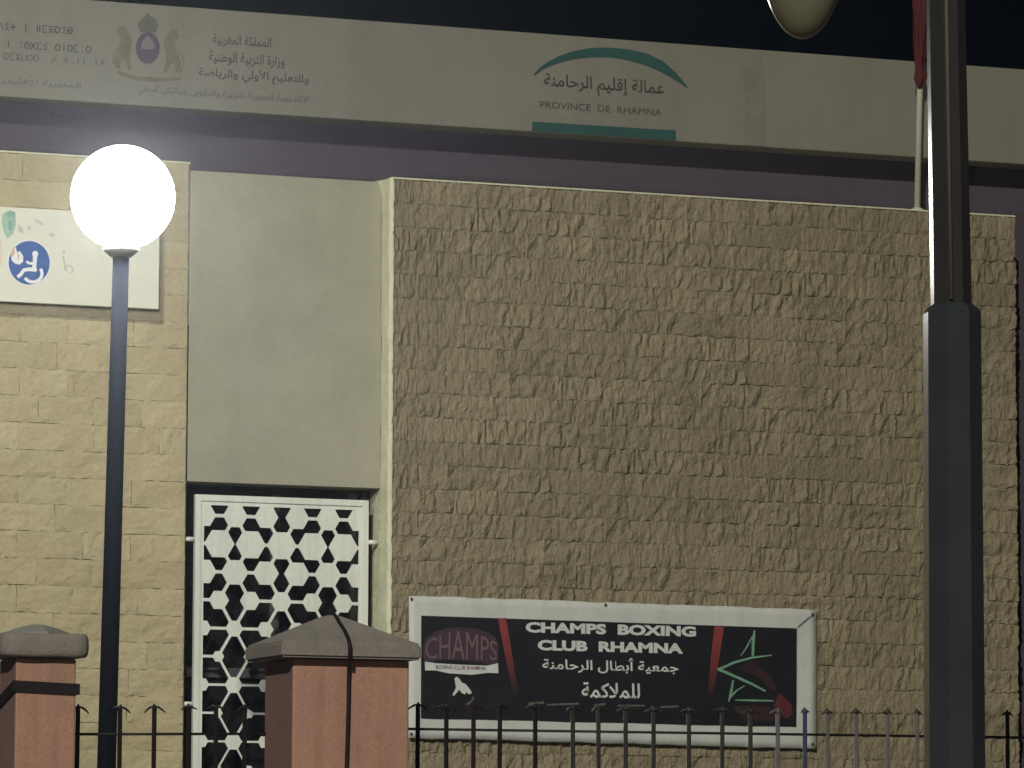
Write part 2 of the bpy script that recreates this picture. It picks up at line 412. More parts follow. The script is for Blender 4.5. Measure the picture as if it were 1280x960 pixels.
# coat of arms: crown, shield, two beasts, ribbon
poly('crown', [(175,40),(172,31),(176,24),(181,20),(184.5,15.5),(188,20),(194,23),(198,31),(195,41)], YF, m_ink3, fascia)
poly('shield', arc(184.8, 60, 15, 20, 0, 360, 20)[:-1], YF, m_shield, fascia)
poly('shield_face', [(176,61),(178,52),(184.5,44),(191,51),(194,60),(189,62)], YF-.001, m_shield2, fascia)
for s in (-1, 1):
    c = 184.8
    body = [(c+s*19,52),(c+s*24,42),(c+s*30,34),(c+s*37,36),(c+s*39,44),(c+s*33,50),(c+s*36,62),(c+s*41,74),(c+s*42,86),(c+s*35,88),(c+s*33,76),(c+s*27,80),(c+s*24,90),(c+s*20,88),(c+s*23,72),(c+s*21,60)]
    poly('lion', [(x, y+sl(x-c)) for x, y in body], YF, m_gold, fascia)
ribbons('ribbon', [([(146,90),(158,94),(170,98),(185,99),(200,100),(214,99),(227,98)], [4,5,5,6,5,5,4])], YF-.001, m_gold, fascia)
ribbons('tail', [([(146,86),(141,76),(143,66),(149,60)], [1.2,2,2,1.2]), ([(225,91),(230,82),(229,72),(223,65)], [1.2,2,2,1.2])], YF-.001, m_gold, fascia)

# ------------------------------------------------------------------ stone walls
def stone_mesh(w, h, amp, fx, fz, seed, nx, nz, edge, tilt, rag):
    """rock-faced block: x 0..w, z 0..h, face towards -y, back at y = 0"""
    rnd = random.Random(seed); off = Vector((rnd.uniform(0,90), rnd.uniform(0,90), rnd.uniform(0,90)))
    tx, tz = rnd.uniform(-tilt, tilt), rnd.uniform(-tilt, tilt)
    V, F = [], []
    for j in range(nz+1):
        for i in range(nx+1):
            u, t = i/nx, j/nz
            e = min(u*w, (1-u)*w, t*h, (1-t)*h)
            n1 = noise.noise(Vector((u*w*fx, t*h*fz, 0))+off); n2 = noise.noise(Vector((u*w*fx*2.1, t*h*fz*2.1, 5))+off)
            d = .017 + amp*(n1*1.1+n2*.55) + tx*(u-.5) + tz*(t-.5)
            if i in (0, nx) or j in (0, nz): d = .0165 + amp*(n1*.8+n2*.45) - edge*rnd.uniform(0, 1) + (tx*(u-.5) + tz*(t-.5))*.8
            ix = rnd.uniform(-.25,.25)*w/nx if 0 < i < nx else rnd.uniform(-rag, rag)
            iz = rnd.uniform(-.25,.25)*h/nz if 0 < j < nz else rnd.uniform(-rag, rag)
            V.append((u*w+ix, -max(d, .004), t*h+iz))
    k = nx+1
    for j in range(nz):
        for i in range(nx): F.append((j*k+i, j*k+i+1, (j+1)*k+i+1, (j+1)*k+i))
    per = [i for i in range(k)] + [j*k+nx for j in range(1, nz+1)] + [nz*k+i for i in range(nx-1, -1, -1)] + [j*k for j in range(nz-1, 0, -1)]
    b0 = len(V)
    for p in per: V.append((V[p][0], 0, V[p][2]))
    for q in range(len(per)):
        r = (q+1) % len(per); F.append((per[r], per[q], b0+q, b0+r))
    me = bpy.data.meshes.new('stone'); me.from_pydata(V, [], F); me.update()
    return me

def stone_wall(root, x0, x1, z_top, z_bot, y_face, course, widths, mset, m, holes=()):
    """courses from the top down; the blocks above z_bot are objects, sharing a set of meshes"""
    row = 0; z = z_top; rnd = random.Random(11); n = 0
    while z - course > z_bot - course*.9:
        z -= course; x = x0; row += 1; first = True
        while x < x1-.01:
            w = rnd.choice(widths)
            if first and row % 2: w = widths[0]*.6 if x0 < x1-.5 else widths[0]
            first = False
            if x1-(x+w) < widths[0]*.5: w = x1-x
            key = min(mset, key=lambda q: abs(q-w)); me = rnd.choice(mset[key])
            o = bpy.data.objects.new('stone', me); COL.objects.link(o); o.parent = root
            o.location = (x+.0006, y_face, z+.0006); o.scale = ((w-.0012)/key, 1, 1)
            x += w; n += 1
    return z, n

CR = 0.1185
ws = (.20,.24,.28,.33,.38)
set_r = {w: [stone_mesh(w, CR-.0012, .0132*(.55,.8,1,1.1,1.3,1.0,.7)[k], (34,24,38,30,42,20,28)[k], (14,16,11,14,12,15,9)[k], int(w*1000)*10+k, 18, 7, .0022, .003, .0055) for k in range(7)] for w in ws}
set_l = {w: [stone_mesh(w, .131-.0015, .0062, (13,9,16,11,14)[k], (17,14,12,19,15)[k], int(w*1000)*17+k, 11, 6, .0018, .003, .0028) for k in range(5)] for w in ws}
for s_, m_ in ((set_r, m_stone_r), (set_l, m_stone_l)):
    for l_ in s_.values():
        for me in l_: me.materials.append(m_)
ZB = at(640, 960, Y_R).z - .03
wall_r = thing('stone_wall', ((X_R0+X_R1)/2, .1, 0), 'rough rock faced tan stone wall carrying the black boxing banner', 'wall', 'stone clad walls of the building')
box('core', X_R0, X_R1, Y_R+.013, Y_W-.006, 0, Z_R-.002, m_mortar, wall_r)
zend, n_r = stone_wall(wall_r, X_R0, X_R1, Z_R, ZB, Y_R+.0215, CR, (.24,.28,.28,.33,.38), set_r, m_stone_r)
wall_l = thing('stone_wall', (X_L1-1, .2, 0), 'smoother yellowish stone wall behind the lit globe lamp and blue wheelchair sign', 'wall', 'stone clad walls of the building')
box('core', X0, X_L1, Y_L+.013, Y_W-.006, 0, Z_L-.002, m_mortar, wall_l, bevel=.003)
XL_VIS = at(-12, 500, Y_L).x
zend_l, n_l = stone_wall(wall_l, XL_VIS, X_L1-.006, Z_L, ZB, Y_L+.0215, .131, (.24,.28,.33,.33,.38), set_l, m_stone_l)
print('stones', n_r, n_l)
def rest(root, blocks, m, mset):
    bm = bmesh.new(); rnd = random.Random(3)
    for x0, x1, z0, z1, yf, c in blocks:
        z = z1; r = 0
        while z - c > z0:
            z -= c; x = x0 - (0.14 if r % 2 else 0); r += 1
            while x < x1:
                w = rnd.choice((.28,.33,.38)); a, b = max(x, x0)+.002, min(x+w, x1)-.002
                if b-a > .02: bm_box(bm, a, b, yf-rnd.uniform(.012,.022), yf, z+.002, z+c-.002)
                x += w
    o = from_bm('stone', bm, m, root); o['kind'] = 'stuff'
rest(wall_r, [(X_R0, X_R1, 0, zend, Y_R+.0215, CR)], m_stone_r, set_r)
rest(wall_l, [(XL_VIS, X_L1-.006, 0, zend_l, Y_L+.0215, .131), (X0, XL_VIS, 0, Z_L, Y_L+.0215, .131)], m_stone_l, set_l)
# thin coping line that closes the top of each wall
box('coping', X_R0-.01, X_R1+.002, Y_R+.002, Y_W-.008, Z_R+.0005, Z_R+.010, m_cream, wall_r, bevel=.003)
box('coping', X0, X_L1+.002, Y_L+.002, Y_W-.008, Z_L+.0005, Z_L+.010, m_cream, wall_l, bevel=.003)
# ragged cream render on the end face of the right wall
V, F = [], []; nz_, ny_ = 150, 8; zt = Z_R+.006
for j in range(nz_+1):
    z = zt*j/nz_
    for i in range(ny_+1):
        t = i/ny_; y = -.006 + t*(Y_W-.012)
        b = noise.noise(Vector((y*20, z*9, 2)))*.006 + noise.noise(Vector((y*30, z*26, 7)))*.003
        edge = noise.noise(Vector((3, z*11, 1)))*.006 + noise.noise(Vector((9, z*38, 1)))*.003
        top_lump = .03*max(0, 1-(zt-z)/.06) if i > 2 else .0
        V.append((X_R0-.012-b-top_lump*(1 if i > 3 else .4), y+(edge if i == 0 else 0), z))
k = ny_+1
for j in range(nz_):
    for i in range(ny_): F.append((j*k+i, (j+1)*k+i, (j+1)*k+i+1, j*k+i+1))
b0 = len(V)                                   # lip that laps onto the stone face
for j in range(nz_+1):
    z = zt*j/nz_; V.append((X_R0+.004+.007*noise.noise(Vector((1, z*24, 4))), V[j*k][1]+.004, z))
for j in range(nz_): F.append((j*k, b0+j, b0+j+1, (j+1)*k))
mesh('end_render', V, F, m_cream, wall_r, smooth=True)

# ------------------------------------------------------------------ window grille
YG = Y_P+.030
gx0, gx1 = at(242, 760, YG).x, at(459.5, 690, YG).x
gz1 = at(300, 620, YG).z; gz0 = Z_SILL+.12
a_ = (at(359.5+38.6, 690, YG).x-at(359.5, 690, YG).x)        # node spacing
rowh = at(350, 682.2, YG).z-at(350, 717.2, YG).z
cx_ = (gx0+gx1)/2; zB = at(352, 682.2, YG).z                 # centre column, first full row (type B: a node on the axis)
ix0, ix1 = cx_-2.5*a_, cx_+2.5*a_
iz1 = at(352, 634.5, YG).z
ix0 += .0; 
kR = a_/97.0
def node_r(row, hub):
    hubs = {-1:38,0:46.5,1:42,2:33,3:27,4:26,5:27,6:27,7:27}
    ns = {-2:40,-1:37,0:46.5,1:40,2:31,3:25,4:18,5:21,6:15,7:20,8:15,9:20}
    return (hubs if hub else ns).get(row, 24 if hub else 17)*kR
def is_hub(row, col2):      # col2: half-columns from the axis; hubs form the sparse triangular lattice
    q = col2 % 6
    return q == 0 if row % 2 == 0 else q == 3
def node_pos(row, col2): return Vector((cx_+col2*a_/2, zB-row*rowh))
HEX = [(math.cos(i*math.pi/3), math.sin(i*math.pi/3)) for i in range(6)]
yasp = rowh/(a_*math.sqrt(3)/2)
def void_polys():
    out = []
    nrows = int((zB-gz0)/rowh)+2
    for row in range(-2, nrows):
        for c2 in range(-8, 9):
            if (row % 2 == 0) != (c2 % 2 == 0) or is_hub(row, c2): continue
            for dr, dc in ((0,2),(1,1),(1,-1)):
                r2, cc = row+dr, c2+dc
                if is_hub(r2, cc): continue
                # the two hubs on either side of this pair
                A, B = node_pos(row, c2), node_pos(r2, cc)
                cand = [(q, w) for q in range(row-2, row+4) for w in range(c2-4, c2+5) if (q % 2 == 0) == (w % 2 == 0) and is_hub(q, w)
                        and max(abs(q-row)*2+abs(w-c2), abs(q-r2)*2+abs(w-cc)) <= 4 and
                        all((dq, dw) in ((0,2),(0,-2),(1,1),(1,-1),(-1,1),(-1,-1)) for dq, dw in ((q-row, w-c2), (q-r2, w-cc)))]
                if len(cand) != 2: continue
                H = [node_pos(*h) for h in cand]; C = (A+B)/2
                halfw = max(1.7, min(5, 5.2-.35*row))*kR
                discs = [(A, node_r(row, False)), (B, node_r(r2, False)), (H[0], node_r(cand[0][0], True)), (H[1], node_r(cand[1][0], True))]
                segs = [(P, Q) for P in (A, B) for Q in H]
                pts = []
                for k in range(240):
                    th = 2*math.pi*(k+.25)/240; d = Vector((math.cos(th), math.sin(th)))
                    best = 9
                    for P, r in discs:
                        hexp = [P+Vector((x*r, y*r*yasp)) for x, y in HEX]
                        for i in range(6): best = min(best, hit(C, d, hexp[i], hexp[(i+1)%6]))
                    for P, Q in segs:
                        n = Vector((-(Q-P).y, (Q-P).x)).normalized()
                        if n.dot(C-P) < 0: n = -n
                        best = min(best, hit(C, d, P+n*halfw, Q+n*halfw))
                    pts.append(C+d*max(best, .0015))
                out.append(clip(simplify(pts)))
                if abs(c2) > 0 or True: pass
    return [p for p in out if p and abs(area(p)) > 2.5e-5]
def hit(C, d, P, Q):
    e = Q-P; den = d.x*e.y-d.y*e.x
    if abs(den) < 1e-12: return 9
    w = P-C; t = (w.x*e.y-w.y*e.x)/den; s = (w.x*d.y-w.y*d.x)/den
    return t if t > 0 and -1e-6 <= s <= 1+1e-6 else 9
def simplify(p):
    q = []
    for i in range(len(p)):
        a, b, c = p[i-1], p[i], p[(i+1) % len(p)]
        cr = (b-a).x*(c-b).y-(b-a).y*(c-b).x
        if abs(cr) > .02*(b-a).length*(c-b).length: q.append(b)
    return q
def clip(p):
    for ax, s, lim in ((0,1,ix0),(0,-1,-ix1),(1,-1,-iz1),(1,1,gz0+.05)):
        q = []
        for i in range(len(p)):
            a, b = p[i-1], p[i]; da, db = a[ax]*s-lim, b[ax]*s-lim
            if (da >= 0) != (db >= 0): q.append(a+(b-a)*(da/(da-db)))
            if db >= 0: q.append(b)
        p = q
        if len(p) < 3: return None
    return p
def area(p): return .5*sum(p[i-1].x*p[i].y-p[i].x*p[i-1].y for i in range(len(p)))
cu = bpy.data.curves.new('lattice', 'CURVE'); cu.dimensions = '2D'; cu.fill_mode = 'BOTH'; cu.extrude = .004
def spline(pts):
    s = cu.splines.new('POLY'); s.points.add(len(pts)-1); s.use_cyclic_u = True
    for q, p in zip(s.points, pts): q.co = (p[0], p[1], 0, 1)
fr = .018
spline([(gx0+fr, gz0+fr), (gx1-fr, gz0+fr), (gx1-fr, gz1-fr), (gx0+fr, gz1-fr)])
voids = void_polys()
for p in voids: spline(p)
tmp = bpy.data.objects.new('tmp', cu); COL.objects.link(tmp)
dg = bpy.context.evaluated_depsgraph_get(); dg.update()
me = bpy.data.meshes.new_from_object(tmp.evaluated_get(dg)); bpy.data.objects.remove(tmp)
me.transform(Matrix(((1,0,0,0),(0,0,-1,YG),(0,1,0,0),(0,0,0,1)))); me.materials.clear()
grille = thing('window_grille', (cx_, YG, gz0), 'white metal grille cut in a hexagon star lattice over the dark window', 'window grille')
link('lattice', me, m_grille, grille)
bm = bmesh.new()
for b in ((gx0, gx0+.03, gz0, gz1), (gx1-.03, gx1, gz0, gz1), (gx0+.03, gx1-.03, gz1-.03, gz1), (gx0+.03, gx1-.03, gz0, gz0+.03)):
    bm_box(bm, b[0], b[1], YG-.012, YG+.014, b[2], b[3])
from_bm('frame', bm, m_grille, grille)
for px, py, s in ((238.5, 674, -1), (464, 678, 1), (238.5, 880, -1), (464, 884, 1)):
    p = at(px, py, YG)
    xa, xb = (X_L1, gx0+.002) if s < 0 else (gx1-.002, gx1+.05)
    tube('fixing_lug', [(xa, YG, p.z), (xb, YG, p.z)], .012, m_grille, grille, 10)

# ------------------------------------------------------------------ wheelchair sign on the left wall
YS0, YS = Y_L-.015, Y_L-.095
def slab(name, quad, Yf, Yb, m, parent):
    a = [at(x, y, Yf) for x, y in quad]; x0, x1 = min(p.x for p in a), max(p.x for p in a); z0, z1 = min(p.z for p in a), max(p.z for p in a)
    return box(name, x0, x1, Yf, Yb, z0, z1, m, parent, bevel=.003)
sgn = thing('sign', at(60, 386, Y_L), 'white board with a round blue wheelchair symbol behind the globe lamp', 'sign')
p0, p1 = at(-150, 262, YS), at(200, 264.5, YS); zt, zb = at(100, 264, YS).z, at(100, 381.5, YS).z
board = box('board', p0.x, p1.x, YS, YS+.022, zb, zt, m_sign, sgn, bevel=.003)
box('backing', p0.x+.02, p1.x-.02, YS+.0225, Y_L+.003, zb+.02, zt-.02, m_sign_side, sgn)
Yp = YS-.002
poly('blue_disc', arc(36.5, 328.5, 27, 28.5, 0, 360, 36)[:-1], Yp+.0005, m_wht, board)
poly('blue_disc', arc(36.5, 328.5, 25.8, 27.3, 0, 360, 36)[:-1], Yp, m_blue, board)
ribbons('wheelchair_symbol', [
    ([(44,316),(43.5,327),(42.5,336)], [5.5,5,5]), ([(43,329.5),(36,329),(33,326.5)], [3.4,3.2,3]), ([(46,337.5),(37,336.5),(30,337.5),(26,343),(22,346.5)], [5,4.8,4.6,4.6,4.4]),
    (arc(41, 342, 11.5, 10.5, -35, 150, 16), 4.0)], Yp-.001, m_wht, board)
poly('wheelchair_symbol', arc(44, 317.5, 3.8, 4.0, 0, 360, 16)[:-1], Yp-.002, m_wht, board)
poly('flame_mark', [(14,318),(17,311),(20,309),(21,315),(25,314),(29,320),(29,327),(24,331),(18,329),(14.5,325)], Yp-.001, m_wht, board)
poly('flame_mark', [(13,319),(15,312),(18,309),(18.5,316),(16,321)], Yp-.0016, m_orange, board)
ribbons('flame_mark', [([(22,314),(23,320),(22.5,325)], [1,2,1])], Yp-.002, m_orange, board)
poly('green_figure', [(3,268),(8,264),(19,266),(20,280),(16,293),(9,298),(5,290),(2,278)], Yp, m_green, board)
poly('green_figure', [(8,266),(12,263),(19,265),(19,270),(9,271)], Yp-.0006, m_greend, board)
poly('green_figure', [(10,276),(15,276),(15,288),(11,289)], Yp-.0006, m_greend, board)
for q in ([(22,280),(28,284),(30,292),(23,290)], [(35,281),(39,284),(38,288),(34,286)], [(43,273),(54,279),(53,282),(44,277)], [(62,290),(69,293),(67,297),(61,295)],
          [(78,313),(82,314),(81,318),(78,317)]): poly('faded_mark', q, Yp, m_faint, board)
ribbons('faded_mark', [([(79,320),(81,331),(83,340)], 2.2), (arc(86, 337, 5, 5, 180, 420, 12), 2)], Yp, m_faint, board)
poly('faded_mark', [(-8,296),(2,300),(3,322),(-2,346),(-9,350)], Yp, m_pink, board)

# ------------------------------------------------------------------ boxing club banner
YB = Y_R-.022
ban = thing('banner', at(765, 932, Y_R), 'black boxing club banner with white border and lettering on the rough stone wall', 'banner')
def grid_sheet(name, quad, Y, nx, nz, wob, m, parent, sag=0.0):
    tl, tr, br, bl = quad; V, F = [], []
    for j in range(nz+1):
        for i in range(nx+1):
            u, t = i/nx, j/nz
            x = (tl[0]*(1-u)+tr[0]*u)*(1-t)+(bl[0]*(1-u)+br[0]*u)*t; y = (tl[1]*(1-u)+tr[1]*u)*(1-t)+(bl[1]*(1-u)+br[1]*u)*t
            ed = 1.0 if j in (0, nz) or i in (0, nx) else 0
            y += ed*(noise.noise(Vector((x*.045, y*.045, 2)))*1.6)
            p = at(x, y, Y); p.y += wob*noise.noise(Vector((x*.02, y*.035, 4))) + wob*.7*noise.noise(Vector((x*.06+y*.03, y*.02, 8)))
            V.append(p)
    k = nx+1
    for j in range(nz):
        for i in range(nx): F.append((j*k+i, (j+1)*k+i, (j+1)*k+i+1, j*k+i+1))
    o = mesh(name, V, F, m, parent, smooth=True)
    md = o.modifiers.new('thick', 'SOLIDIFY'); md.thickness = .0012; md.offset = 1
    return o
sheet = grid_sheet('sheet', ((511.5,744.5),(1020.5,762),(1020.5,936),(510.5,922.5)), YB, 60, 20, .004, m_ban, ban)
Yk = YB-.0065
poly('print', [(526.5,769.5),(996,785.5),(995.5,908.5),(526,897.5)], Yk, m_banblk, ban)
Yt = Yk-.0015
# red side bars fading out downwards
def fade_mat(name, ca, cb, za, zb):
    m = mat(name, ca, .7, var=.15, vscale=14); t = m.node_tree; N = t.nodes; b = N['Principled BSDF']
    old = b.inputs['Base Color'].links[0].from_socket
    g_ = N.new('ShaderNodeNewGeometry'); sx = N.new('ShaderNodeSeparateXYZ'); t.links.new(g_.outputs['Position'], sx.inputs[0])
    r = N.new('ShaderNodeMapRange'); r.inputs[1].default_value = za; r.inputs[2].default_value = zb; t.links.new(sx.outputs[2], r.inputs[0])
    mx = N.new('ShaderNodeMixRGB'); mx.inputs[2].default_value = (*cb, 1)
    t.links.new(r.outputs[0], mx.inputs[0]); t.links.new(old, mx.inputs[1]); t.links.new(mx.outputs[0], b.inputs['Base Color'])
    return m
m_fade = fade_mat('banner_red_fade', (.25,.045,.05), (.014,.015,.021), at(630, 790, Yt).z, at(640, 866, Yt).z)
ribbons('red_bar', [([(627.5,773),(636,820),(645,870)], [10,9,6])], Yt, m_fade, ban)
ribbons('red_bar', [([(899,783),(893,830),(888,868)], [12,10,7])], Yt, m_fade, ban)
# lettering
text('lettering', 'CHAMPS  BOXING', 657, 790.6, 870, 777.3, Yt, m_bantxt, ban, bold=.05)
text('lettering', 'CLUB  RHAMNA', 672, 812.9, 854, 799.6, Yt, m_bantxt, ban, bold=.05)
text('lettering', arabic('جمعية أبطال الرحامنة'), 678, 840, 848, 820, Yt, m_bantxt, ban, bold=.018)
text('lettering', arabic('للملاكمة'), 727, 872, 800, 852.5, Yt, m_bantxt, ban, bold=.018)
# arched club emblem
def arch(u, t):
    b = .0+.10*math.sin(math.pi*u); h = .62+.38*math.sin(math.pi*u)
    return u, b*0 + t*h
poly('emblem_backing', [(530,829),(529,806),(533,797),(545,789),(560,785),(578,784),(596,786),(611,791),(620,798),(623,806),(623,834),(600,828),(575,825),(550,825)], Yt+.0006, m_banpur, ban)
text('emblem_lettering', 'CHAMPS', 531.5, 823.5, 621.5, 787.5, Yt-.0012, m_banpur2, ban, warp=arch)
poly('emblem_ribbon', [(531,827),(545,829),(577,831),(609,832),(622.5,829),(623,841.5),(610,841),(590,843.5),(560,841.5),(545,838),(531.5,838)], Yt-.0002, m_bantxt, ban)
text('emblem_lettering', 'BOXING CLUB RHAMNA', 545, 836.3, 607, 831.4, Yt-.001, m_banred2, ban, bold=.015)
# small white boxer figure under the emblem
poly('boxer_figure', [(568,848),(571,846),(574,848),(577,853),(582,855),(587,861),(590,866),(586,868),(583,865),(581,868),(577,866),(574,862),(571,866),(567,870),(565.5,868),(570,860),(569,853)], Yt, m_bantxt, ban)
# faint address line
ribbons('faint_line', [([(583,881),(590,876),(592,871)], [2.5,3,2]), ([(660,880),(680,878)], 3), ([(684,881),(724,879.5)], 2.4), ([(742,882),(757,880)], 2.6), ([(772,882),(806,882)], 2.2), ([(826,884),(848,883)], 2.4)], Yt, m_bangrey, ban)
# green star strokes and red splash
ribbons('star_stroke', [([(943,788),(941.5,803),(941,820)], [2.5,4,3]), ([(926,820),(934,808),(940,796)], [1,2,1.6]), ([(964.5,819),(940,822),(918,828),(898,837)], [1.5,2.6,3,3.2]),
                        ([(897,836),(920,846),(940,855),(957,864)], [3.4,3.4,3,2.2]), ([(916.5,850),(914,864),(911,877)], [2,3.4,2]), ([(912,872),(921,863),(931,857)], [3,2,1]),
                        ([(919,875),(940,875.5),(967,876)], [1.6,2.6,1.8])], Yt, m_bangrn, ban)
poly('red_splash', [(921,835),(940,826),(948,832),(962,844),(971,857),(970,864),(962,862),(951,848),(938,842)], Yt+.0006, m_banred3, ban)
poly('red_splash', [(942,828),(952,838),(964,846),(970,858),(964,860),(956,850),(946,842)], Yt+.0003, m_banred3, ban)
poly('red_splash', [(974,866),(981,872),(989,880),(991,892),(984,899),(974,893),(968,884),(970,874)], Yt+.0006, m_banred2, ban)
poly('red_splash', [(915,884),(940,881),(962,884),(978,896),(960,903),(930,899)], Yt+.0009, m_banred3, ban)
# eyelets and hem fold
for x, y in ((514.5,748.5),(1016,768),(1016,930),(514,917.5),(757,756)):
    poly('eyelet', arc(x, y, 1.7, 1.8, 0, 360, 12)[:-1], Yk-.001, m_ironm, ban)
ribbons('hem_fold', [([(997,784),(1006,776),(1015,769)], [1,1.2,.8])], Yk-.001, m_bangrey, ban)

# ------------------------------------------------------------------ lit globe lamp
YL = -3.0
gc = at(153.5, 246.5, YL); gr = 65/FPX*depth(gc)
foot_dir = at(133, 960, YL)-at(151.5, 312, YL); pt = at(151.5, 313, YL); foot = pt + foot_dir*(pt.z/-foot_dir.z)
lamp = thing('globe_lamp', foot, 'lit white globe lamp on a slim dark blue post', 'street lamp')
rp = 11.0/FPX*depth(gc)
tube('post', [foot, foot+(pt-foot)*.5, pt], [rp*1.12, rp*1.06, rp*.92], m_post, lamp, 20)
lathe('post_base', (foot.x, foot.y, 0), [(.13,0),(.13,.02),(.075,.06),(.06,.25),(rp*1.15,.3)], m_post, lamp, 20)
lathe('collar', (pt.x, pt.y, pt.z-.02), [(rp*.95,-.012),(rp*1.25,-.006),(rp*2.0,.018),(rp*2.1,.026),(rp*1.9,.031)], m_collar, lamp, 28)
lathe('globe', gc, [(gr*math.sin(math.pi*i/24), -gr*math.cos(math.pi*i/24)) for i in range(1, 25)], m_globe, lamp, 48)

# ------------------------------------------------------------------ street light at the right
YS_ = -11.4
def px(n, p): return n/FPX*depth(p)
b_lo = at(1193.5, 960, YS_); b_jn = at(1190, 392, YS_); b_up = at(1182, 0, YS_)
sl_foot = Vector((b_lo.x, YS_, 0))
stl = thing('street_light', sl_foot, 'unlit street light on a stepped dark octagonal pole beside the fence', 'street light')
oct_phase = R_(9)
rl, rj, ru = px(39.5, b_lo), px(36.5, b_jn), px(26.0, b_jn)
top_p = Vector((b_up.x, YS_, 5.6))
tube('pole_base', [sl_foot, (b_jn.x, YS_, b_jn.z)], [rl*1.05, rj], m_poleb, stl, 8, oct_phase, False)
tube('pole_joint', [(b_jn.x, YS_, b_jn.z+.0005), (b_jn.x, YS_, b_jn.z+.010), (b_jn.x, YS_, b_jn.z+.022)], [rj*1.0, rj*.93, ru*1.04], m_poleb, stl, 8, oct_phase, False)
tube('pole', [(b_jn.x-.002, YS_, b_jn.z+.015), (b_up.x, YS_, b_up.z), top_p], [ru, ru*.95, ru*.8], m_pole, stl, 8, oct_phase, False)
tube('weld_seam', [(b_jn.x-px(13, b_jn), YS_-ru*.955, b_jn.z+.03), (b_up.x-px(11, b_jn), YS_-ru*.915, b_up.z), (top_p.x-px(8, b_jn), YS_-ru*.77, 5.5)], px(2.6, b_jn), m_polehi, stl, 8)  # added pale strip, a painted highlight along the facet edge
lathe('base_plate', sl_foot, [(rl*1.9,0.002),(rl*1.9,.02),(rl*1.2,.03)], m_poleb, stl, 8, False)
bc = at(1003, -58, YS_-.15); q = px(1, bc)
bowl = [(52*q*math.sin(math.pi/2*i/14), -108*q*math.cos(math.pi/2*i/14)) for i in range(15)]
lathe('lamp_bowl', bc, bowl, m_bowl, stl, 32)
lathe('lamp_housing', bc, [(53*q,.0015),(55*q,.02),(50*q,.09),(34*q,.16),(16*q,.2),(.004,.21)], m_pole, stl, 32)
hp = bc+Vector((0,0,.19))
tube('arm', [top_p-Vector((0,0,.05)), top_p+Vector((-.1,0,.12)), hp+Vector((.12,0,.28)), hp+Vector((.02,0,.14)), hp], [.02,.02,.019,.018,.018], m_pole, stl, 12)

# ------------------------------------------------------------------ flagpole and furled flag
YFP = .12-.05
fb = at(1146.5, 262, YFP); ft = at(1152.5, 0, YFP)
z_base = Z_R+.012
fdir = (ft-fb).normalized(); fp0 = fb + fdir*((z_base-fb.z)/fdir.z); fp1 = fp0 + fdir*2.0
rf = px(4.0, fb)
fpole = thing('flagpole', fp0, 'thin white flagpole standing on the stone wall beside the street light', 'flagpole')
tube('pole', [fp0+Vector((0,0,.004)), fp1], rf, m_white, fpole, 14)
lathe('finial', fp1, [(rf*.9,-.002),(rf*1.8,.02),(rf*1.8,.05),(.003,.08)], m_white, fpole, 14)
lathe('foot', fp0, [(rf*2.2,0.001),(rf*2.2,.008),(rf*1.1,.018)], m_white, fpole, 14)
# red cloth hanging limp round the pole, gathered to a knot at its lower end
bm = bmesh.new(); rings = []
spec = [(112,1150,1.0),(106,1149.5,4.5),(99,1150.5,7.2),(92,1151,6.8),(86,1149.5,4.9),(80,1149,5.3),(70,1149.8,6.6),(50,1150,7.0),(20,1150,7.6),(0,1150.2,8.2),(-60,1150.6,8.8),(-160,1151.5,9.5),(-220,1152,6),(-240,1152.3,1.5)]
for py_, px_, w in spec:
    c = at(px_, py_, YFP-.012); ring = []
    for k in range(40):
        a = 2*math.pi*k/40
        r = px(w, c)*(1+.26*math.sin(5*a+py_*.045)+.15*math.sin(9*a-py_*.03))
        ring.append(bm.verts.new((c.x+r*math.cos(a), c.y+r*math.sin(a)*.9, c.z)))
    rings.append(ring)
for a, b in zip(rings, rings[1:]):
    for k in range(40): bm.faces.new((a[k], b[k], b[(k+1)%40], a[(k+1)%40]))
bm.faces.new(rings[0]); bm.faces.new(rings[-1][::-1])
flag = from_bm('flag', bm, m_flag, None, True)
tag(flag, 'furled dark red flag hanging limp round the thin white flagpole', 'flag')

# ------------------------------------------------------------------ fence and its pillars
YFN = -9.9
PLZ = .55
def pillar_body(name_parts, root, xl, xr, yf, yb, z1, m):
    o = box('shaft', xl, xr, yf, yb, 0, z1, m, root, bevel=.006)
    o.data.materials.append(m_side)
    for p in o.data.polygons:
        if p.normal.x < -.9: p.material_index = 1  # left side darker and more mauve than the front
    return o
